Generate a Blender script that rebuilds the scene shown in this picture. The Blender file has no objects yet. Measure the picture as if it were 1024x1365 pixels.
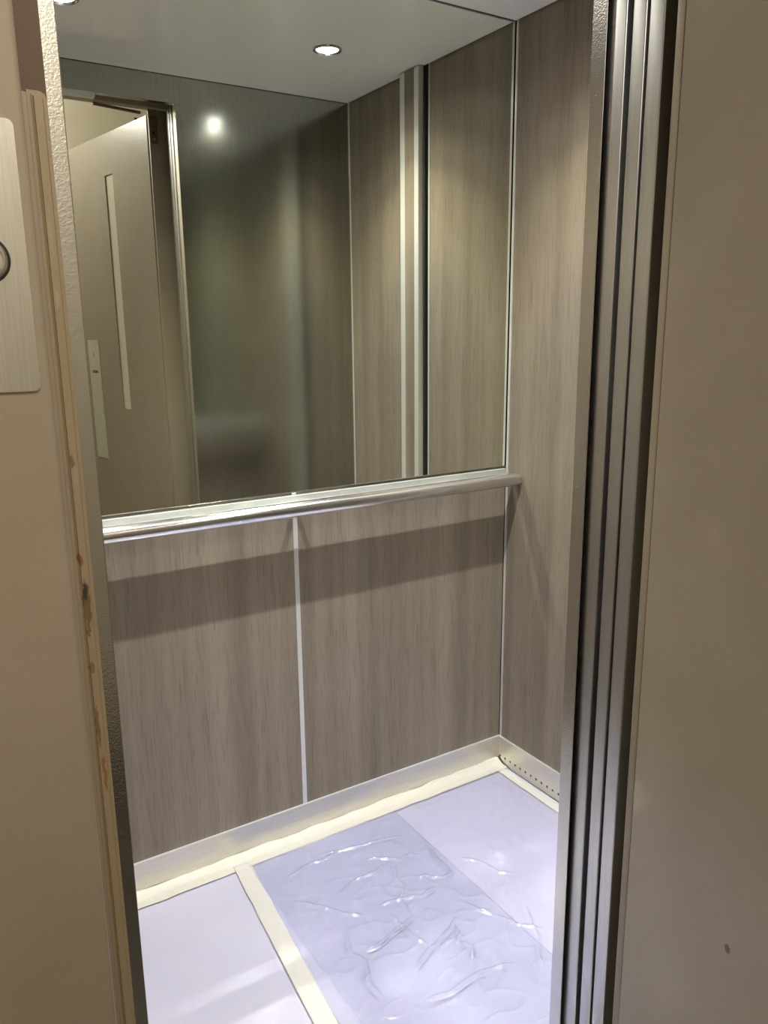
import bpy, bmesh, math, random
from mathutils import Vector, Matrix, noise

sc = bpy.context.scene
C = sc.collection
R = math.radians
random.seed(7)

# ------------------------------------------------------------------ dimensions (metres)
W = 1.354          # car width, x from -W to 0
D = 0.872          # car depth, y from -D to 0
H = 2.10           # car height
OPEN_L, OPEN_R = -1.325, -0.62     # car doorway

# ------------------------------------------------------------------ materials
def srgb(r, g, b):
    f = lambda c: (c / 255 / 12.92) if c / 255 <= 0.04045 else ((c / 255 + 0.055) / 1.055) ** 2.4
    return (f(r), f(g), f(b), 1.0)

class NT:
    def __init__(s, name):
        s.m = bpy.data.materials.new(name); s.m.use_nodes = True
        s.t = s.m.node_tree; s.n = s.t.nodes
        s.b = s.n['Principled BSDF']; s.out = s.n['Material Output']
    def add(s, kind, **kw):
        n = s.n.new(kind)
        for k, v in kw.items():
            if hasattr(n, k): setattr(n, k, v)
            else: n.inputs[k.replace('_', ' ')].default_value = v
        return n
    def link(s, a, b): s.t.links.new(a, b)
    def coords(s, scale=(1, 1, 1), loc=(0, 0, 0)):
        tc = s.add('ShaderNodeTexCoord'); mp = s.add('ShaderNodeMapping')
        mp.inputs['Scale'].default_value = scale; mp.inputs['Location'].default_value = loc
        s.link(tc.outputs['Object'], mp.inputs['Vector']); return mp.outputs['Vector']
    def noise(s, vec, scale, detail=4, rough=.55, dist=0):
        n = s.add('ShaderNodeTexNoise'); n.inputs['Scale'].default_value = scale
        n.inputs['Detail'].default_value = detail; n.inputs['Roughness'].default_value = rough
        n.inputs['Distortion'].default_value = dist
        s.link(vec, n.inputs['Vector']); return n.outputs['Fac']
    def ramp(s, fac, stops):
        r = s.add('ShaderNodeValToRGB'); e = r.color_ramp.elements
        while len(e) < len(stops): e.new(.5)
        for i, (p, c) in enumerate(stops): e[i].position = p; e[i].color = c
        s.link(fac, r.inputs['Fac']); return r.outputs['Color']
    def math(s, op, a, b=None):
        n = s.add('ShaderNodeMath', operation=op)
        for i, v in enumerate((a, b)):
            if v is None: continue
            if isinstance(v, (int, float)): n.inputs[i].default_value = v
            else: s.link(v, n.inputs[i])
        return n.outputs[0]
    def mix(s, fac, a, b, blend='MIX'):
        n = s.add('ShaderNodeMix', data_type='RGBA', blend_type=blend)
        for i, v in ((0, fac), (6, a), (7, b)):
            if isinstance(v, (int, float, tuple)): n.inputs[i].default_value = v
            else: s.link(v, n.inputs[i])
        return n.outputs[2]
    def bump(s, h, strength, dist, prev=None):
        n = s.add('ShaderNodeBump'); n.inputs['Strength'].default_value = strength
        n.inputs['Distance'].default_value = dist
        s.link(h, n.inputs['Height'])
        if prev: s.link(prev, n.inputs['Normal'])
        return n.outputs['Normal']

def simple(name, col, rough=.5, metal=0, emit=None, estr=0):
    k = NT(name); k.b.inputs['Base Color'].default_value = col
    k.b.inputs['Roughness'].default_value = rough; k.b.inputs['Metallic'].default_value = metal
    if emit:
        k.b.inputs['Emission Color'].default_value = emit; k.b.inputs['Emission Strength'].default_value = estr
    return k.m

def wood_laminate():
    k = NT('grey_oak_laminate')
    v1 = k.coords((1, 1, .05)); v2 = k.coords((1, 1, .10)); v3 = k.coords((1, 1, .012))
    fine = k.noise(v1, 260, 5, .6, .3)
    mid = k.noise(v2, 38, 5, .6, 1.2)
    band = k.noise(v3, 13, 2, .5)
    c1 = k.ramp(band, [(.36, srgb(126, 117, 105)), (.5, srgb(137, 128, 115)), (.64, srgb(146, 137, 124))])
    c2 = k.ramp(mid, [(.3, (.90, .89, .88, 1)), (.52, (1, 1, 1, 1)), (.75, (1.04, 1.035, 1.03, 1))])
    c3 = k.ramp(fine, [(.32, (.66, .65, .64, 1)), (.48, (1, 1, 1, 1))])
    c = k.mix(1.0, c1, c2, 'MULTIPLY'); c = k.mix(.7, c, c3, 'MULTIPLY')
    # small dark knots
    vo = k.add('ShaderNodeTexVoronoi'); vo.inputs['Scale'].default_value = 4.0
    k.link(k.coords((1, 1, .45)), vo.inputs['Vector'])
    kn = k.ramp(vo.outputs['Distance'], [(.0, (.55, .53, .5, 1)), (.035, (1, 1, 1, 1))])
    c = k.mix(.8, c, kn, 'MULTIPLY')
    k.link(c, k.b.inputs['Base Color'])
    k.b.inputs['Roughness'].default_value = .5
    k.b.inputs['Specular IOR Level'].default_value = .35
    k.link(k.bump(fine, .18, .0006), k.b.inputs['Normal'])
    return k.m

def brushed(name, col, rough, scale=(1, 1, .02), freq=500, amt=.10, bmp=.02):
    k = NT(name); k.b.inputs['Metallic'].default_value = 1
    f = k.noise(k.coords(scale), freq, 3, .6)
    k.link(k.mix(1, col, k.ramp(f, [(.3, (.9, .9, .9, 1)), (.7, (1.05, 1.05, 1.05, 1))]), 'MULTIPLY'), k.b.inputs['Base Color'])
    big = k.noise(k.coords((1, 1, .3)), 5, 3, .5)
    r = k.math('ADD', rough - amt / 2, k.math('MULTIPLY', big, amt))
    k.link(r, k.b.inputs['Roughness'])
    if bmp: k.link(k.bump(f, bmp, .0003), k.b.inputs['Normal'])
    return k.m

def embossed_steel(strength=.14):
    k = NT('leather_grain_steel'); k.b.inputs['Metallic'].default_value = 1
    k.b.inputs['Base Color'].default_value = (.66, .645, .62, 1); k.b.inputs['Roughness'].default_value = .24
    vec = k.coords()
    vo = k.add('ShaderNodeTexVoronoi', feature='SMOOTH_F1'); vo.inputs['Scale'].default_value = 480
    nz = k.add('ShaderNodeTexNoise'); nz.inputs['Scale'].default_value = 150
    k.link(vec, nz.inputs['Vector'])
    mx = k.mix(.006, vec, nz.outputs['Color']); k.link(mx, vo.inputs['Vector'])
    h = k.math('ADD', vo.outputs['Distance'], k.math('MULTIPLY', nz.outputs['Fac'], .5))
    k.link(k.bump(h, strength, .0012), k.b.inputs['Normal'])
    return k.m

def paint(name, col, rough=.34, bump=.25, marks=(), mark_plane='xz'):
    """Old gloss paint; marks = (u, v, half width, half height, colour) chips in object space."""
    k = NT(name)
    br = k.noise(k.coords((1, 1, .06)), 130, 4, .6)
    blot = k.noise(k.coords(), 6, 4, .6)
    c = k.mix(1, col, k.ramp(blot, [(.3, (.93, .92, .90, 1)), (.7, (1.04, 1.04, 1.05, 1))]), 'MULTIPLY')
    if marks:
        tc = k.add('ShaderNodeTexCoord'); sep = k.add('ShaderNodeSeparateXYZ')
        nz = k.add('ShaderNodeTexNoise'); nz.inputs['Scale'].default_value = 160; nz.inputs['Detail'].default_value = 4
        k.link(tc.outputs['Object'], nz.inputs['Vector'])
        off = k.add('ShaderNodeVectorMath', operation='MULTIPLY_ADD')
        k.link(nz.outputs['Color'], off.inputs[0]); off.inputs[1].default_value = (.006, .006, .006)
        k.link(tc.outputs['Object'], off.inputs[2]); k.link(off.outputs[0], sep.inputs[0])
        U, V = sep.outputs['X'], sep.outputs['Z']
        for (u, v, hw, hh, mc) in marks:
            du = k.math('DIVIDE', k.math('SUBTRACT', U, u + .003), hw); dv = k.math('DIVIDE', k.math('SUBTRACT', V, v + .003), hh)
            d = k.math('ADD', k.math('MULTIPLY', du, du), k.math('MULTIPLY', dv, dv))
            fac = k.ramp(d, [(.55, (1, 1, 1, 1)), (1.0, (0, 0, 0, 1))])
            c = k.mix(fac, c, mc)
    k.link(c, k.b.inputs['Base Color'])
    k.b.inputs['Roughness'].default_value = rough
    n = k.bump(br, bump, .0007); n = k.bump(k.noise(k.coords(), 22, 4, .6), .15, .003, n)
    k.link(n, k.b.inputs['Normal'])
    return k.m

M = {}
M['wood'] = wood_laminate()
M['steel'] = brushed('brushed_stainless_steel', (.50, .51, .48, 1), .17, (1, 1, .02), 500, .03)
M['steel_skirt'] = brushed('satin_stainless_skirting', (.76, .735, .66, 1), .36, (.03, .03, 1), 400, .14)
M['steel_door'] = brushed('satin_door_edge_steel', (.60, .60, .60, 1), .34)
M['steel_plate'] = brushed('satin_call_plate_steel', (.78, .77, .75, 1), .26)
M['chrome'] = brushed('polished_rail_steel', (.80, .80, .80, 1), .20, (.02, 1, 1), 700, .02, 0)
M['alu'] = simple('anodised_aluminium', (.76, .78, .77, 1), .42, .45)
M['alu_dull'] = simple('dull_aluminium_channel', (.50, .53, .51, 1), .45, .5)
M['emboss'] = embossed_steel()
k = NT('mirror_glass'); k.b.inputs['Metallic'].default_value = 1; k.b.inputs['Base Color'].default_value = (.815, .84, .765, 1)
k.b.inputs['Roughness'].default_value = 0.0; M['mirror'] = k.m
M['mirror_edge'] = simple('green_glass_edge', (.03, .07, .06, 1), .2)
k = NT('gloss_white_ceiling'); k.b.inputs['Base Color'].default_value = (.94, .935, .93, 1); k.b.inputs['Roughness'].default_value = .10
M['ceiling'] = k.m
M['dark'] = simple('void_shade_black', (.012, .010, .009, 1), .8)  # near-black that paints in the shade of gaps, recesses and pockets
M['shaft_brown'] = simple('dull_brown_shaft_steel', srgb(112, 88, 68), .6)
M['beige'] = paint('old_beige_gloss_paint', srgb(168, 155, 137))
M['leaf'] = paint('taupe_gloss_door_paint', srgb(150, 140, 126), .27, .08,
                  marks=[(.190, .566, .005, .007, srgb(112, 78, 52))])
M['leaf_plain'] = paint('taupe_gloss_frame_paint', srgb(147, 137, 121), .34, .1)
M['cream'] = simple('cream_wall_paint', srgb(226, 219, 200), .6)
M['landing_floor'] = simple('dark_grey_lino', srgb(62, 58, 54), .45)
M['lens'] = simple('lit_lamp_lens', (1, 1, 1, 1), .4, 0, (1, .98, .97, 1), 8)
M['landing_lens'] = simple('lit_opal_diffuser', (1, 1, 1, 1), .4, 0, (1, .95, .87, 1), 5)
M['plate_grey'] = simple('pale_grey_plate', srgb(186, 186, 168), .45)
M['glass_strip'] = simple('obscured_vision_glass', srgb(205, 205, 190), .3)
M['ink'] = simple('black_ink', (.02, .02, .02, 1), .5)
M['black'] = simple('black_rubber_and_shade', (.015, .015, .015, 1), .4)  # real black parts, and the painted shade inside the vent holes

def paper(name, col, rough=.42):
    k = NT(name)
    b = k.noise(k.coords(), 5, 4, .55)
    k.link(k.mix(1, col, k.ramp(b, [(.3, (.96, .96, .97, 1)), (.7, (1.02, 1.02, 1.01, 1))]), 'MULTIPLY'), k.b.inputs['Base Color'])
    k.b.inputs['Roughness'].default_value = rough
    return k.m
M['paper_white'] = paper('lavender_white_polythene', (.555, .55, .68, 1), .34)
M['paper_blue'] = paper('grey_blue_polythene', (.45, .46, .605, 1), .34)
M['tape'] = paper('cream_masking_tape', (.62, .61, .55, 1), .55)
M['tape_pale'] = paper('pale_masking_tape', (.64, .63, .60, 1), .5)

def film():
    k = NT('clear_polythene_film')
    tr = k.add('ShaderNodeBsdfTransparent'); tr.inputs['Color'].default_value = (.97, .97, .975, 1)
    gl = k.add('ShaderNodeBsdfGlossy'); gl.inputs['Roughness'].default_value = .11
    fr = k.add('ShaderNodeFresnel'); fr.inputs['IOR'].default_value = 1.5
    mx = k.add('ShaderNodeMixShader'); k.link(k.math('MULTIPLY', fr.outputs[0], 1.9), mx.inputs[0])
    k.link(tr.outputs[0], mx.inputs[1]); k.link(gl.outputs[0], mx.inputs[2])
    df = k.add('ShaderNodeBsdfDiffuse'); df.inputs['Color'].default_value = (.85, .86, .93, 1)
    m2 = k.add('ShaderNodeMixShader'); m2.inputs[0].default_value = .04
    k.link(mx.outputs[0], m2.inputs[1]); k.link(df.outputs[0], m2.inputs[2])
    k.link(m2.outputs[0], k.out.inputs['Surface'])
    return k.m
M['film'] = film()

# ------------------------------------------------------------------ mesh helpers
def box(bm, x0, x1, y0, y1, z0, z1, bev=0.0, seg=2):
    r = bmesh.ops.create_cube(bm, size=1)
    vs = r['verts']
    for v in vs:
        v.co = Vector((x0 if v.co.x < 0 else x1, y0 if v.co.y < 0 else y1, z0 if v.co.z < 0 else z1))
    if bev:
        es = list({e for v in vs for e in v.link_edges})
        bmesh.ops.bevel(bm, geom=es, offset=bev, segments=seg, affect='EDGES', profile=.6)
    return vs

def tube(bm, p0, p1, r, n=32, r1=None):
    p0, p1 = Vector(p0), Vector(p1); d = p1 - p0
    rot = d.to_track_quat('Z', 'Y').to_matrix().to_4x4()
    bmesh.ops.create_cone(bm, cap_ends=True, segments=n, radius1=r, radius2=r if r1 is None else r1, depth=d.length,
                          matrix=Matrix.Translation((p0 + p1) / 2) @ rot)

def lathe(bm, prof, c, n=48):
    rings = []
    for r, z in prof:
        if r <= 1e-6: rings.append([bm.verts.new((c[0], c[1], c[2] + z))])
        else: rings.append([bm.verts.new((c[0] + r * math.cos(a), c[1] + r * math.sin(a), c[2] + z)) for a in [2 * math.pi * i / n for i in range(n)]])
    for a, b in zip(rings, rings[1:]):
        for i in range(n):
            j = (i + 1) % n
            f = [a[i % len(a)], a[j % len(a)], b[j % len(b)], b[i % len(b)]]
            f = list(dict.fromkeys(f))
            if len(f) > 2: bm.faces.new(f)

def prism(bm, pts, y0, y1):
    """polygon of (x,z) points extruded along y"""
    a = [bm.verts.new((x, y0, z)) for x, z in pts]; b = [bm.verts.new((x, y1, z)) for x, z in pts]
    bm.faces.new(a); bm.faces.new(b[::-1]); n = len(pts)
    for i in range(n): bm.faces.new((a[i], b[i], b[(i + 1) % n], a[(i + 1) % n]))
    bmesh.ops.recalc_face_normals(bm, faces=bm.faces)

def rrect(x0, x1, z0, z1, r, n=6, corners=(1, 1, 1, 1)):
    pts = []
    for (cx, cz, a0, on) in ((x1 - r, z1 - r, 0, corners[0]), (x0 + r, z1 - r, 90, corners[1]), (x0 + r, z0 + r, 180, corners[2]), (x1 - r, z0 + r, 270, corners[3])):
        if on: pts += [(cx + r * math.cos(R(a0 + 90 * i / n)), cz + r * math.sin(R(a0 + 90 * i / n))) for i in range(n + 1)]
        else: pts.append((x0 if cx < (x0 + x1) / 2 else x1, z0 if cz < (z0 + z1) / 2 else z1))
    return pts

def obj(name, bm, mat, parent=None, origin=None, smooth=False, local=False):
    """ONE mesh object; vertices given in world space (or in the parent's space when local)."""
    bmesh.ops.recalc_face_normals(bm, faces=bm.faces)
    if origin is None:
        xs = [v.co for v in bm.verts]
        origin = Vector(((min(c.x for c in xs) + max(c.x for c in xs)) / 2, (min(c.y for c in xs) + max(c.y for c in xs)) / 2, min(c.z for c in xs)))
    origin = Vector(origin)
    for v in bm.verts: v.co -= origin
    me = bpy.data.meshes.new(name); bm.to_mesh(me); bm.free()
    if smooth:
        for p in me.polygons: p.use_smooth = True
        if hasattr(me, 'set_sharp_from_angle'): me.set_sharp_from_angle(angle=R(40))
    me.materials.append(M[mat] if isinstance(mat, str) else mat)
    o = bpy.data.objects.new(name, me); C.objects.link(o)
    if parent:
        o.parent = parent
        o.location = origin if local else origin - parent.matrix_world_loc if False else origin if local else origin - Vector(parent.get('_w', (0, 0, 0)))
    else: o.location = origin
    o['_w'] = tuple(origin)
    return o

def empty(name, loc, rz=0):
    o = bpy.data.objects.new(name, None); C.objects.link(o); o.empty_display_size = .05
    o.location = loc; o.rotation_euler = (0, 0, rz); o['_w'] = tuple(loc); return o

def tag(o, label, cat=None, group=None, kind=None):
    if label: o['label'] = label
    if cat: o['category'] = cat
    if group: o['group'] = group
    if kind: o['kind'] = kind
    return o

def struct(o, label, cat): return tag(o, label, cat, kind='structure')
def B(*boxes):
    bm = bmesh.new()
    for b in boxes: box(bm, *b)
    return bm

# ------------------------------------------------------------------ car shell
SK = .0916        # skirting height
# back wall: backing, two laminate panels below the rail, one joint strip
wb = struct(empty('wall_back', (-W / 2, .03, 0)), 'back wall of the lift car in grey oak laminate under the mirror', 'wall')
obj('backing', B((-W, 0, .012, .04, 0, H + .06)), 'dark', wb)
obj('laminate_panel', B((-W, -.683, 0, .012, SK, .945)), 'wood', wb)
obj('laminate_panel', B((-.672, -.001, 0, .012, SK, .945)), 'wood', wb)
tag(obj('joint_strip', B((-.6835, -.6715, -.0015, .008, SK + .001, .935, .0004)), 'alu', wb), 'pale aluminium joint strip')

wr = struct(empty('wall_right', (.03, -D / 2, 0)), 'right side wall of the lift car in grey oak laminate', 'wall')
obj('backing', B((.012, .04, -D - .02, .012, 0, H + .06)), 'dark', wr)
obj('laminate_panel', B((0, .012, -.380, -.013, SK, H + .03)), 'wood', wr)
obj('laminate_panel', B((0, .012, -.868, -.500, SK, H + .03)), 'wood', wr)
tag(obj('corner_strip', B((-.0012, .010, -.0115, -.0035, SK, H + .02, .0003)), 'alu', wr), 'slim aluminium corner strip')
tag(obj('edge_strip', B((-.001, .010, -.389, -.381, SK, H + .02, .0003)), 'alu', wr), 'slim aluminium edge strip')
tag(obj('corner_strip', B((-.001, .010, -.872, -.866, SK, H + .02, .0003)), 'alu', wr), 'slim aluminium corner strip')

# full-height boxed column on the right wall, seen in the mirror
col = tag(empty('wall_column', (0, -.44, SK)), 'slim floor to ceiling boxed column with pale metal edges on the right wall, seen in the mirror', 'column')
obj('core', B((-.012, .011, -.497, -.391, SK, H - .004)), 'dark', col)  # black core paints the shade of the recess beside the edge strip
obj('infill_panel', B((-.0298, -.0165, -.475, -.4225, SK, H - .004)), 'wood', col)
obj('edge_profile', B((-.0302, -.016, -.500, -.475, SK, H - .004, .0006)), 'alu', col)
obj('edge_profile', B((-.0302, -.0075, -.4225, -.400, SK, H - .004, .0006)), 'alu', col)

wl = struct(empty('wall_left', (-W - .02, -D / 2, 0)), 'left side wall of the lift car, hidden behind the door jamb', 'wall')
obj('laminate_panel', B((-W - .012, -W, -D, 0, SK, H + .03)), 'wood', wl)
obj('backing', B((-W - .04, -W - .012, -D - .02, .012, 0, H + .06)), 'dark', wl)
obj('skirting', B((-W, -W + .004, -D, 0, 0, SK)), 'steel_skirt', wl)

wf = struct(empty('wall_front', (-.31, -.885, 0)), 'front wall of the lift car in brushed stainless steel, seen in the mirror', 'wall')
obj('steel_panel', B((-.604, .0, -.885, -D, 0, H + .05)), 'steel', wf)
bm = bmesh.new(); box(bm, -.62, -.6182, -.897, -D + .0005, 0, 2.0195, .0006)
tag(obj('jamb_edge', bm, 'emboss', wf), 'embossed steel jamb edge')
obj('jamb_gap_shade', B((-.6181, -.6042, -.885, -D - .0008, 0, 2.0195)), 'dark', wf)  # black filler standing in for shade in the gap behind the jamb edge
obj('jamb_facing', B((-.6181, -.6042, -D - .0007, -D, 0, 2.0195)), 'steel', wf)
obj('transom_panel', B((-W, -.6203, -.897, -D, 2.022, H + .05)), 'steel', wf)
obj('transom_panel', B((-.620, -.6043, -.897, -D, 2.0205, H + .05)), 'steel', wf)
tag(obj('lip', B((-W, -.86, -.8965, -D + .002, 2.008, 2.0215, .001)), 'alu', wf), 'bright lip under the transom')
bm = bmesh.new(); box(bm, -W, OPEN_L, -.897, -D, 0, 2.0075, .0012)
tag(obj('jamb_edge', bm, 'emboss', wf), 'embossed steel jamb edge')

fl = struct(obj('floor', B((-W, 0, -D - .16, 0, -.05, 0)), 'landing_floor'), 'lift car floor hidden under the protective sheets', 'floor')
ce = struct(obj('ceiling', B((-W + .006, -.006, -D + .006, -.006, H, H + .0035, .0006)), 'ceiling'), 'glossy white lift ceiling panel with a shadow gap around it', 'ceiling')
struct(obj('trim_1', B((-W, -.0001, -D, -.0001, H + .0037, H + .05)), 'dark'), 'black slab above the ceiling panel, standing in for the shade in its edge gap', 'trim')  # solid black slab painting the shadow line round the ceiling panel

# skirting boards
bb = struct(empty('baseboard_back', (-W / 2, 0, 0)), 'plain stainless steel skirting along the back wall', 'baseboard')
obj('skirting_plate', B((-W + .001, -.004, -.004, .0118, 0, SK - .003, .0006)), 'steel_skirt', bb)
tag(obj('top_edge', B((-W + .001, -.001, -.005, .010, SK - .003, SK, .0006)), 'alu', bb), 'bright top edge')

def perforated():
    bm = bmesh.new()
    x = -.004; z0, z1 = .0, SK - .003; zc = .0262; rr = .0041; step = .0232; n = 12
    def V(y, z): return bm.verts.new((x, y, z))
    y0 = -.0005; first = -.0125
    ncell = 37
    cells = [(first - i * step) for i in range(ncell)]
    half = step / 2
    for yc in cells:
        ya, yb = yc - half, yc + half; za, zb = zc - half, zc + half
        ring = [V(yc + rr * math.cos(2 * math.pi * i / n), zc + rr * math.sin(2 * math.pi * i / n)) for i in range(n)]
        back = [bm.verts.new((x + .0016, v.co.y, v.co.z)) for v in ring]
        out = []
        for i in range(n):
            a = 2 * math.pi * i / n; m = max(abs(math.cos(a)), abs(math.sin(a)))
            out.append(V(yc + half * math.cos(a) / m, zc + half * math.sin(a) / m))
        for i in range(n):
            j = (i + 1) % n
            bm.faces.new((ring[i], ring[j], out[j], out[i])); bm.faces.new((ring[i], back[i], back[j], ring[j]))
        # square corners are not on 12-gon directions: fill the corner triangles
        for (a, b, cy, cz) in ((1, 2, 1, 1), (4, 5, -1, 1), (7, 8, -1, -1), (10, 11, 1, -1)):
            bm.faces.new((out[a], out[b], V(yc + cy * half, zc + cz * half)))
    ys, ye = cells[0] + half, cells[-1] - half
    for (za, zb) in ((z0, zc - half), (zc + half, z1)):
        bm.faces.new((V(ys, za), V(ye, za), V(ye, zb), V(ys, zb)))
    bm.faces.new((V(y0, z0), V(ys, z0), V(ys, z1), V(y0, z1)))
    bm.faces.new((V(-D, z0), V(ye, z0), V(ye, z1), V(-D, z1)))
    return bm
br_ = struct(empty('baseboard_right', (0, -D / 2, 0)), 'stainless steel skirting with a row of small vent holes along the right wall', 'baseboard')
bmp = perforated(); o = obj('perforated_plate', bmp, 'steel_skirt', br_)
obj('vent_hole_shade', B((-.0025, .0118, -D, -.001, 0, SK - .004)), 'black', br_)  # black plate just behind the holes paints their depth as shade
tag(obj('top_edge', B((-.005, .010, -D, -.0045, SK - .003, SK, .0006)), 'alu', br_), 'bright top edge')

# ------------------------------------------------------------------ mirror
mi = tag(empty('wall_mirror', (-W / 2, 0, .925)), 'large frameless mirror on the back wall above the handrail', 'mirror')
obj('mirror_glass', B((-W + .002, -.0026, 0, .0115, .938, H + .012)), 'mirror', mi)
led = bmesh.new()
# small stepped channel the glass stands in
box(led, -W + .002, -.0065, -.010, .006, .9225, .9385, .0012)
box(led, -W + .002, -.0065, -.0125, -.0095, .9215, .9245, .0008)
tag(obj('bottom_channel', led, 'alu_dull', mi), 'aluminium bottom channel')

# ------------------------------------------------------------------ handrail
hr = tag(empty('handrail', (-W / 2, -.058, .9155)), 'round stainless steel handrail along the back wall below the mirror', 'handrail')
RY, RZ, RR = -.058, .9155, .0186
bm = bmesh.new(); tube(bm, (-W + .02, RY, RZ), (-.010, RY, RZ), RR, 48)
obj('rail_tube', bm, 'chrome', hr, smooth=True)
def cap(x0, x1, x2):
    bm = bmesh.new()
    tube(bm, (x0, RY, RZ), (x1, RY, RZ), RR, 48); tube(bm, (x1, RY, RZ), (x2, RY, RZ), RR, 48, RR * .86)
    return bm
obj('end_cap', cap(-.0098, -.0055, -.0035), 'chrome', hr, smooth=True)
obj('end_cap', cap(-W + .0198, -W + .012, -W + .010), 'chrome', hr, smooth=True)
for x in (-.6775, -W + .06):
    bm = bmesh.new(); tube(bm, (x, RY + .012, RZ - .002), (x, -.004, RZ - .006), .007, 20); tube(bm, (x, -.004, RZ - .006), (x, 0, RZ - .006), .014, 24)
    obj('bracket', bm, 'chrome', hr, smooth=True)

# ------------------------------------------------------------------ ceiling downlights
LY = -.425
def downlight(x, label):
    t = tag(empty('downlight', (x, LY, H)), label, 'light', 'ceiling downlights in the lift')
    bm = bmesh.new()
    lathe(bm, [(.031, .0005), (.033, -.0035), (.037, -.0055), (.0405, -.004), (.0415, 0.0)], (x, LY, H))
    obj('bezel', bm, 'chrome', t, smooth=True)
    bm = bmesh.new(); lathe(bm, [(0, -.0016), (.0325, -.0010), (.0325, -.0002), (0, -.0002)], (x, LY, H))
    obj('lens', bm, 'lens', t, smooth=True)
    return t
LX = (-.322, -1.03)
downlight(LX[0], 'lit round ceiling downlight seen whole in the mirror')
downlight(LX[1], 'lit ceiling downlight cut by the top edge of the picture, near the left jamb')
for i, x in enumerate(LX):
    L = bpy.data.lights.new('downlight_beam', 'SPOT'); L.energy = 77; L.spot_size = R(176); L.spot_blend = .05
    L.shadow_soft_size = .0095; L.color = (1, 1, 1); L.use_nodes = True
    # beam profile of a reflector lamp: cool white core, yellower rim, weak spill
    nt = L.node_tree; em = nt.nodes['Emission']
    tc = nt.nodes.new('ShaderNodeTexCoord'); sp = nt.nodes.new('ShaderNodeSeparateXYZ'); nt.links.new(tc.outputs['Normal'], sp.inputs[0])
    ab = nt.nodes.new('ShaderNodeMath'); ab.operation = 'ABSOLUTE'; nt.links.new(sp.outputs['Z'], ab.inputs[0])
    rp = nt.nodes.new('ShaderNodeValToRGB'); el = rp.color_ramp.elements
    pts = [(0.0, (0, 0, 0, 1)), (math.cos(R(76)), (.0016, .0016, .0015, 1)), (math.cos(R(62)), (.035, .033, .029, 1)), (math.cos(R(50)), (.16, .152, .13, 1)), (math.cos(R(40)), (.52, .49, .39, 1)),
           (math.cos(R(33)), (.86, .82, .70, 1)), (math.cos(R(25)), (.97, .945, .89, 1)), (1.0, (1, .99, 1, 1))]
    while len(el) < len(pts): el.new(.5)
    for e, (q, c) in zip(el, pts): e.position = q; e.color = c
    nt.links.new(ab.outputs[0], rp.inputs['Fac']); nt.links.new(rp.outputs['Color'], em.inputs['Color'])
    o = bpy.data.objects.new('downlight_beam', L); C.objects.link(o); o.location = (x, LY, H - .0038)

# ------------------------------------------------------------------ floor protection
def sheet(name, x0, x1, y0, y1, z, amp, freq, nx, ny, mat, seed, folds=(), edge=0.0, thick=.0005, zf=None):
    bm = bmesh.new(); g = []
    for j in range(ny + 1):
        row = []
        for i in range(nx + 1):
            u, v = i / nx, j / ny
            x = x0 + (x1 - x0) * u; y = y0 + (y1 - y0) * v
            if edge:
                x += edge * (noise.noise(Vector((seed, y * 18, 0))) if i in (0, nx) else 0)
                y += edge * (noise.noise(Vector((seed + 5, x * 18, 0))) if j in (0, ny) else 0)
            p = Vector((x * freq + seed, y * freq, seed * .7))
            h = amp * (.5 + .5 * noise.noise(p)) + amp * .6 * (1 - abs(noise.noise(p * 2.1))) ** 3
            for (ax, ay, bx, by, w, hh) in folds:
                a = Vector((ax, ay)); b = Vector((bx, by)); q = Vector((x, y)); d = b - a
                t = max(0, min(1, (q - a).dot(d) / d.length_squared)); dist = (q - (a + d * t)).length
                h += hh * math.exp(-(dist / w) ** 2) * (math.sin(math.pi * (.12 + .76 * t)))
            if zf: h += zf(x, y, u, v)
            row.append(bm.verts.new((x, y, z + h)))
        g.append(row)
    for j in range(ny):
        for i in range(nx): bm.faces.new((g[j][i], g[j][i + 1], g[j + 1][i + 1], g[j + 1][i]))
    o = obj(name, bm, mat, smooth=False)
    if sum(p.normal.z for p in o.data.polygons) < 0: o.data.flip_normals()
    for p in o.data.polygons: p.use_smooth = True
    if thick:
        s = o.modifiers.new('thickness', 'SOLIDIFY'); s.thickness = thick; s.offset = -1
    return o

s = sheet('floor_sheet', -W + .004, -.88, -D + .003, -.012, .0012, .0016, 5, 90, 120, 'paper_white', 3.1)
tag(s, 'white polythene floor sheet left of the long tape strip', 'floor sheet', 'protective sheets on the lift floor')
s = sheet('floor_sheet', -.90, -.425, -D + .003, -.014, .0034, .0022, 6, 110, 150, 'paper_blue', 8.4)
tag(s, 'greyer blue polythene floor sheet in the middle, right of the long tape strip', 'floor sheet', 'protective sheets on the lift floor')
s = sheet('floor_sheet', -.440, -.006, -D + .003, -.012, .0012, .0014, 5, 90, 120, 'paper_white', 13.2)
tag(s, 'white polythene floor sheet in the right corner by the vent holes', 'floor sheet', 'protective sheets on the lift floor')

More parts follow.
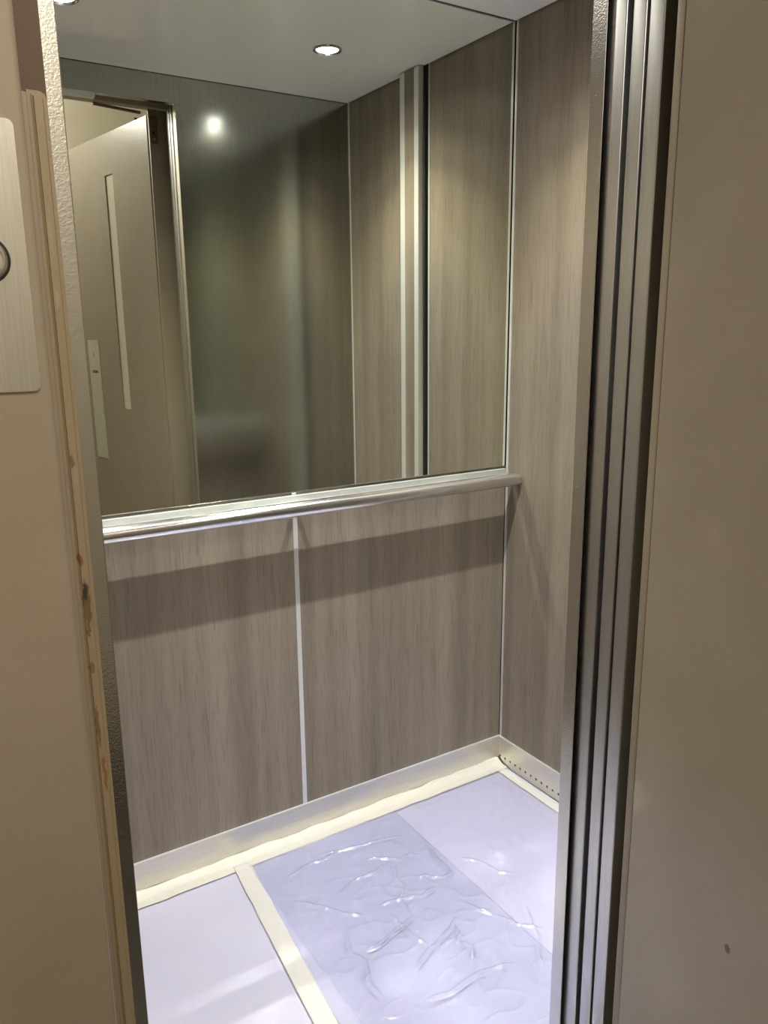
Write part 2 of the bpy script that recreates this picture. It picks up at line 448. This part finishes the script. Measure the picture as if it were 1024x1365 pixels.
def tape_back(x, y, u, v):
    # climbs a little against the skirting, with crumples
    c = noise.noise(Vector((x * 11, y * 30, 2.2))); c2 = noise.noise(Vector((x * 38, y * 70, 9)))
    return .010 * max(0, v - .55) * 2 + .010 * v ** 3 * max(0, c + .1) + .0016 * abs(c2) * (1 - abs(2 * v - 1))
s = sheet('masking_tape', -W + .006, -.0085, -.054, -.0046, .0058, .0008, 9, 360, 18, 'tape', 21.0, edge=.0025, thick=.0004, zf=tape_back)
tag(s, 'crumpled cream masking tape along the foot of the back wall', 'tape', 'masking tape on the lift floor')
s = sheet('masking_tape', -.046, -.018, -D + .004, -.040, .0050, .0005, 9, 10, 200, 'tape_pale', 33.0, edge=.0025, thick=.0004,
          zf=lambda x, y, u, v: .0012 * abs(noise.noise(Vector((x * 40, y * 30, 3)))))
tag(s, 'cream masking tape beside the skirting with vent holes', 'tape', 'masking tape on the lift floor')
s = sheet('masking_tape', -.022, .022, -D + .01 + .455, -.05 + .455, .0068, .0007, 8, 12, 120, 'tape_pale', 41.0, edge=.0022, thick=.0004)
tag(s, 'long pale masking tape strip running from the back wall across the floor', 'tape', 'masking tape on the lift floor')
s.location = (-.911, -.44, s.location.z); s.rotation_euler = (0, 0, R(-4.6))

folds = []
rf = random.Random(11)
def fold(ax, ay, bx, by, w, h, wob=.012, n=4):
    pts = [(ax + (bx - ax) * i / n + (rf.uniform(-wob, wob) if 0 < i < n else 0), ay + (by - ay) * i / n + (rf.uniform(-wob, wob) if 0 < i < n else 0)) for i in range(n + 1)]
    for p, q in zip(pts, pts[1:]): folds.append((*p, *q, w, h * 1.9))
for a_ in [(-.70, -.12, -.47, -.17, .0035, .0030), (-.80, -.15, -.66, -.13, .0040, .0022), (-.60, -.20, -.48, -.27, .0035, .0030),
           (-.44, -.22, -.455, -.36, .0030, .0040), (-.455, -.36, -.53, -.33, .0030, .0028), (-.83, -.24, -.72, -.36, .0040, .0025),
           (-.72, -.27, -.57, -.24, .0035, .0026), (-.76, -.46, -.62, -.43, .0035, .0036), (-.70, -.56, -.54, -.49, .0035, .0036),
           (-.58, -.60, -.56, -.50, .0030, .0036), (-.78, -.40, -.80, -.58, .0045, .0026), (-.52, -.38, -.66, -.36, .0035, .0025),
           (-.50, -.45, -.40, -.62, .0045, .0024), (-.72, -.64, -.52, -.66, .0040, .0032), (-.56, -.26, -.62, -.42, .0035, .0022),
           (-.47, -.70, -.38, -.55, .0040, .0024), (-.64, -.52, -.66, -.40, .0035, .0022), (-.40, -.33, -.33, -.44, .004, .002)]: fold(*a_)
def film_swell(x, y, u, v):
    k = max(0, min(1, (-.36 - x) / .10)) * max(0, min(1, (.9 - v) / .3))
    n1 = noise.noise(Vector((x * 9 + 4, y * 14, 1.3))); n2 = 1 - abs(noise.noise(Vector((x * 13 + y * 9, y * 17 - x * 6, 8.8))))
    return k * (.0016 * n1 + .0024 * n2 ** 9)
s = sheet('plastic_film', -.868, -.052, -D + .006, -.056, .0105, .0022, 7, 330, 360, 'film', 55.0, folds=folds, edge=.003, thick=0, zf=film_swell)
tag(s, 'crumpled clear plastic film lying over the middle floor sheet', 'plastic film')

# ------------------------------------------------------------------ telescopic car door panels parked at the right
for i, (n, ya, yb, lab) in enumerate((('door_1', -.9244, -.8920, 'sliding lift door panel nearest the car, only its steel edge in view'),
                                     ('door_2', -.9569, -.9344, 'middle sliding lift door panel, only its steel edge in view'),
                                     ('door_3', -.9864, -.9619, 'sliding lift door panel nearest the landing, only its steel edge in view'))):
    bm = bmesh.new(); box(bm, -.612, .05, ya, yb, .006, 2.03, .002, 3)
    struct(obj(n, bm, 'steel_door', smooth=True), lab, 'door')
struct(obj('trim_2', B((.052, .12, -1.04, -.886, 0, 2.3)), 'dark'), 'unseen black block added to keep the door pocket gap dark', 'trim')  # added out of view to block light at the end of the slot
sill = B((-1.40, .05, -1.036, -.899, -.004, .0015), (-1.40, .05, -.934, -.928, .0015, .003), (-1.40, .05, -.968, -.962, .0015, .003))
struct(obj('trim_4', sill, 'alu'), 'aluminium door sill between the lift car and the landing', 'sill')
struct(obj('trim_3', B((-.58, .052, -.8875, -.8855, 0, H + .04)), 'dark'), 'black lining painting the shade inside the door pocket', 'trim')  # shade of the door pocket put in as a black sheet

# ------------------------------------------------------------------ landing door frame
chips = [(-.006, 1.146 - .02, .0022, .006, srgb(132, 96, 66)), (-.004, 1.108 - .02, .0032, .022, srgb(124, 98, 72)), (-.0045, 1.118 - .02, .0018, .008, srgb(70, 62, 54)),
         (-.0045, 1.085 - .02, .0018, .008, srgb(130, 96, 66)), (-.005, 1.05 - .02, .0022, .006, srgb(138, 108, 80)), (-.005, .995 - .02, .0020, .022, srgb(134, 106, 78)),
         (-.005, 1.228 - .02, .0020, .006, srgb(126, 110, 88)), (-.004, 1.214 - .02, .0012, .004, srgb(128, 108, 84)), (-.004, 1.355 - .02, .0018, .008, srgb(176, 160, 134)),
         (-.004, 1.40 - .02, .0014, .014, srgb(174, 158, 132)), (-.003, .93, .0016, .02, srgb(150, 108, 72)), (-.003, 1.19, .0022, .018, srgb(168, 152, 128))]
M['beige_chip'] = paint('chipped_beige_stop_paint', srgb(166, 149, 122), .36, .25, chips)
df = struct(empty('door_frame', (-1.39, -1.06, 0)), 'beige painted steel landing door frame with a chipped stop', 'door frame')
bm = bmesh.new(); box(bm, -2.1, -1.3915, -1.08, -1.035, 0, 2.04, .004, 3); box(bm, -1.40, -1.3725, -1.059, -1.030, 0, 1.5015)
obj('jamb_panel', bm, 'beige', df, smooth=True)
bm = bmesh.new(); prism(bm, rrect(-1.3855, -1.3715, .004, 1.503, .006, 6, (1, 0, 0, 0)), -1.064, -1.028)
bmesh.ops.bevel(bm, geom=[e for e in bm.edges if all(abs(v.co.y + 1.064) < 1e-4 for v in e.verts)], offset=.0042, segments=3, affect='EDGES')
tag(obj('door_stop', bm, 'beige_chip', df, smooth=True, origin=(-1.375, -1.06, .02)), 'stop strip with rust chips')
obj('shaft_post', B((-1.46, -1.352, -.96, -.93, 0, 2.3)), 'shaft_brown', df)
bm = bmesh.new(); box(bm, -.655, .12, -1.052, -1.040, 0, 2.04, .001, 2)
obj('hinge_jamb', bm, 'leaf_plain', df, smooth=True)
bm = bmesh.new(); box(bm, -2.1, .12, -1.08, -1.040, 2.045, 2.40, .002, 2)
obj('head', bm, 'beige', df, smooth=True)
bm = bmesh.new(); prism(bm, rrect(-.652, -.627, 1.935, 2.022, .008), -1.0398, -1.037); o = obj('hinge_plate', bm, 'shaft_brown', df)
bm = bmesh.new(); tube(bm, (-.642, -1.0369, 1.968), (-.642, -1.0355, 1.968), .0055, 8); obj('bolt', bm, 'black', df)
bm = bmesh.new(); tube(bm, (-.640, -1.0369, 1.948), (-.640, -1.0355, 1.948), .005, 16); obj('bolt', bm, 'leaf_plain', df)

# ------------------------------------------------------------------ landing door leaf, open
HX, HY = -.6575, -1.0523
dl = struct(empty('door_4', (HX, HY, 0), R(-100)), 'open taupe landing door leaf at right with narrow glass strip, seen in the mirror', 'door')
def leaf_mesh():
    bm = bmesh.new()
    s = [.0005, .290, .352, .715]; z = [.012, 1.048, 1.884, 2.024]; t = .042
    fr = [[bm.verts.new((a, 0, b)) for b in z] for a in s]; bk = [[bm.verts.new((a, t, b)) for b in z] for a in s]
    for i in range(3):
        for j in range(3):
            if i == 1 and j == 1: continue
            bm.faces.new((fr[i][j], fr[i + 1][j], fr[i + 1][j + 1], fr[i][j + 1]))
            bm.faces.new((bk[i][j], bk[i][j + 1], bk[i + 1][j + 1], bk[i + 1][j]))
    def wall(a, b, c, d): bm.faces.new((a, b, c, d))
    for i in range(3):
        wall(fr[i][0], bk[i][0], bk[i + 1][0], fr[i + 1][0]); wall(fr[i][3], fr[i + 1][3], bk[i + 1][3], bk[i][3])
        wall(fr[0][i], fr[0][i + 1], bk[0][i + 1], bk[0][i]); wall(fr[3][i], bk[3][i], bk[3][i + 1], fr[3][i + 1])
    wall(fr[1][1], fr[2][1], bk[2][1], bk[1][1]); wall(fr[1][2], bk[1][2], bk[2][2], fr[2][2])
    wall(fr[1][1], bk[1][1], bk[1][2], fr[1][2]); wall(fr[2][1], fr[2][2], bk[2][2], bk[2][1])
    bmesh.ops.recalc_face_normals(bm, faces=bm.faces)
    es = [e for e in bm.edges if len(e.link_faces) == 2 and e.calc_face_angle() > 1]
    bmesh.ops.bevel(bm, geom=es, offset=.0022, segments=2, affect='EDGES')
    return bm
obj('leaf', leaf_mesh(), 'leaf', dl, origin=(0, 0, 0), local=True, smooth=True)
tag(obj('vision_glass', B((.2895, .3525, .004, .010, 1.0475, 1.8845)), 'glass_strip', dl, local=True), 'pale glass strip')
bm = bmesh.new(); prism(bm, rrect(.535, .640, .832, 1.305, .003), -.0018, -.0001)
pp = tag(obj('push_plate', bm, 'plate_grey', dl, local=True), 'pale metal plate with small dark lettering')
def sub(name, bm, mat, par):       # sub-part in the door's own space
    o = obj(name, bm, mat, None); o.parent = par; o.location = Vector(o['_w']) - Vector(par['_w']); return o
for k_ in range(6):
    z = .842 + k_ * (1.296 - .842) / 5
    for x in (.542, .633):
        bm = bmesh.new(); tube(bm, (x, -.0019, z), (x, -.0026, z), .0018, 10); sub('screw', bm, 'ink', pp)
def text(body, size, x, z, name):
    cu = bpy.data.curves.new(name, 'FONT'); cu.body = body; cu.size = size; cu.extrude = .0002; cu.align_x = 'CENTER'
    tmp = bpy.data.objects.new(name, cu); C.objects.link(tmp)
    bpy.context.view_layer.update()
    me = bpy.data.meshes.new_from_object(tmp.evaluated_get(bpy.context.evaluated_depsgraph_get()))
    bpy.data.objects.remove(tmp)
    me.name = name; me.materials.clear(); me.materials.append(M['ink'])
    o = bpy.data.objects.new(name, me); C.objects.link(o); o.parent = pp
    # letters read along +local x, face -y
    o.rotation_euler = (R(90), 0, 0)
    o.location = Vector((x, -.0021, z)) - Vector(pp['_w']); return o
text('1', .030, .5875, 1.238, 'numeral')
for k_ in range(7):      # a line of lettering too small to read
    bm = bmesh.new(); box(bm, .560 + k_ * .0082, .560 + k_ * .0082 + (.0055 if k_ % 3 else .003), -.0023, -.0017, 1.176, 1.187)
    sub('lettering', bm, 'ink', pp)
bm = bmesh.new(); tube(bm, (.105, .015, 2.0235), (.105, .015, 2.036), .006, 14); obj('closer_pin', bm, 'black', dl, local=True)
# closer arm from the frame head to the leaf
bm = bmesh.new()
def bar(bm, a, b, w, h):
    a, b = Vector(a), Vector(b); d = (b - a).normalized(); n = d.cross(Vector((0, 0, 1))).normalized(); u = n.cross(d)
    vs = []
    for p in (a, b):
        for sx, sz in ((-1, -1), (1, -1), (1, 1), (-1, 1)): vs.append(bm.verts.new(p + n * w / 2 * sx + u * h / 2 * sz))
    for f in ((0, 1, 2, 3), (7, 6, 5, 4), (0, 4, 5, 1), (1, 5, 6, 2), (2, 6, 7, 3), (3, 7, 4, 0)): bm.faces.new([vs[i] for i in f])
bar(bm, (-.82, -1.068, 2.0405), (-.672, -1.066, 2.031), .014, .006)
obj('closer_arm', bm, 'shaft_brown', df)

# ------------------------------------------------------------------ call button plate on the frame
cp = tag(empty('call_plate', (-1.4285, -1.08, 1.287)), 'satin steel call plate with round push button on the left door frame', 'call button')
bm = bmesh.new(); prism(bm, rrect(-1.457, -1.4000, 1.287, 1.4765, .005), -1.0825, -1.0790)
bmesh.ops.bevel(bm, geom=[e for e in bm.edges if all(abs(v.co.y + 1.0825) < 1e-4 for v in e.verts)], offset=.0006, segments=2, affect='EDGES')
obj('plate', bm, 'steel_plate', cp)
def ring_y(bm, prof, c, n=40):
    rings = []
    for r, dy in prof:
        if r <= 1e-6: rings.append([bm.verts.new((c[0], c[1] + dy, c[2]))])
        else: rings.append([bm.verts.new((c[0] + r * math.cos(2 * math.pi * i / n), c[1] + dy, c[2] + r * math.sin(2 * math.pi * i / n))) for i in range(n)])
    for a, b in zip(rings, rings[1:]):
        for i in range(n):
            j = (i + 1) % n
            f = list(dict.fromkeys([a[i % len(a)], a[j % len(a)], b[j % len(b)], b[i % len(b)]]))
            if len(f) > 2: bm.faces.new(f)
bc = (-1.4285, -1.0826, 1.381)
bm = bmesh.new(); ring_y(bm, [(.0170, 0), (.0170, -.0012), (.0152, -.0014), (.0150, 0)], bc); tag(obj('button_ring', bm, 'black', cp, smooth=True), 'black ring')
bm = bmesh.new(); ring_y(bm, [(.0150, 0), (.0150, -.0022), (.0138, -.0032), (.0122, -.0034), (.0112, -.0022), (.0095, -.0022), (0, -.0026)], bc)
obj('push_button', bm, 'steel_plate', cp, smooth=True)

# ------------------------------------------------------------------ landing around the camera
struct(obj('floor_landing', B((-3.0, 1.0, -2.75, -1.03, -.06, -.002)), 'landing_floor'), 'dark landing floor in front of the lift', 'floor')
wlb = struct(empty('wall_landing', (-1.0, -2.5, 0)), 'cream landing wall facing the lift, seen in the mirror above the door', 'wall')
obj('plaster', B((-3.0, 1.0, -2.58, -2.50, 0, 2.62)), 'cream', wlb)
obj('skirting', B((-3.0, 1.0, -2.50, -2.485, 0, .13)), 'landing_floor', wlb)
struct(obj('wall_landing_right', B((1.0, 1.06, -2.78, -1.03, 0, 2.62)), 'cream'), 'cream landing side wall right of the lift', 'wall')
struct(obj('wall_landing_left', B((-3.06, -3.0, -2.78, -1.03, 0, 2.62)), 'cream'), 'cream landing side wall left of the lift', 'wall')
bm = B((.12, 1.06, -1.08, -1.03, 0, 2.62), (-3.06, -2.1, -1.08, -1.03, 0, 2.62), (-2.1, .12, -1.08, -1.03, 2.40, 2.62))
struct(obj('wall_landing_front', bm, 'cream'), 'cream landing wall around the lift door frame', 'wall')
struct(obj('ceiling_landing', B((-3.06, 1.06, -2.78, -1.03, 2.62, 2.68)), 'cream'), 'cream landing ceiling', 'ceiling')

lp = tag(empty('landing_light', (-1.38, -2.15, 2.62)), 'round opal ceiling light on the landing behind the camera', 'light')
bm = bmesh.new(); lathe(bm, [(.15, 0), (.15, -.03), (.14, -.035), (.13, -.03)], (-1.38, -2.15, 2.62)); obj('base', bm, 'alu', lp, smooth=True)
bm = bmesh.new(); lathe(bm, [(.138, -.028), (.13, -.06), (.10, -.08), (.05, -.09), (0, -.093)], (-1.38, -2.15, 2.62)); obj('diffuser', bm, 'landing_lens', lp, smooth=True)
L = bpy.data.lights.new('landing_glow', 'POINT'); L.energy = 24; L.color = (1, .965, .92); L.shadow_soft_size = .12
o = bpy.data.objects.new('landing_glow', L); C.objects.link(o); o.location = (-1.38, -2.12, 2.40)

# ------------------------------------------------------------------ world
w = bpy.data.worlds.new('World'); sc.world = w; w.use_nodes = True
w.node_tree.nodes['Background'].inputs['Color'].default_value = (.9, .9, 1, 1)
w.node_tree.nodes['Background'].inputs['Strength'].default_value = .0

# ------------------------------------------------------------------ camera
cam = bpy.data.cameras.new('Camera'); co = bpy.data.objects.new('Camera', cam); C.objects.link(co)
yaw, pit, rol = R(32.07848), R(12.86669), R(.60097)
fw = Vector((math.sin(yaw) * math.cos(pit), math.cos(yaw) * math.cos(pit), -math.sin(pit)))
r0 = Vector((math.cos(yaw), -math.sin(yaw), 0)); d0 = fw.cross(r0)
r2 = math.cos(rol) * r0 + math.sin(rol) * d0; d2 = -math.sin(rol) * r0 + math.cos(rol) * d0
m = Matrix((( r2.x, -d2.x, -fw.x, 0), (r2.y, -d2.y, -fw.y, 0), (r2.z, -d2.z, -fw.z, 0), (0, 0, 0, 1)))
co.matrix_world = Matrix.Translation((-1.50258, -1.73198, 1.32848)) @ m
cam.sensor_fit = 'VERTICAL'; cam.sensor_height = 36; cam.lens = 1056.04 * 36 / 1365; cam.clip_start = .02
sc.camera = co

for o in C.objects:
    if '_w' in o: del o['_w']

# ------------------------------------------------------------------ colour management and light transport
vs = sc.view_settings
vs.view_transform = 'Standard'; vs.look = 'None'; vs.gamma = 1; vs.use_curve_mapping = False; vs.exposure = 0
cy = sc.cycles
cy.max_bounces = 14; cy.diffuse_bounces = 6; cy.glossy_bounces = 8; cy.transparent_max_bounces = 12
cy.caustics_reflective = True; cy.blur_glossy = 0.0; cy.sample_clamp_indirect = 0
cy.use_guiding = True; cy.guiding_training_samples = 64
cy.use_denoising = True
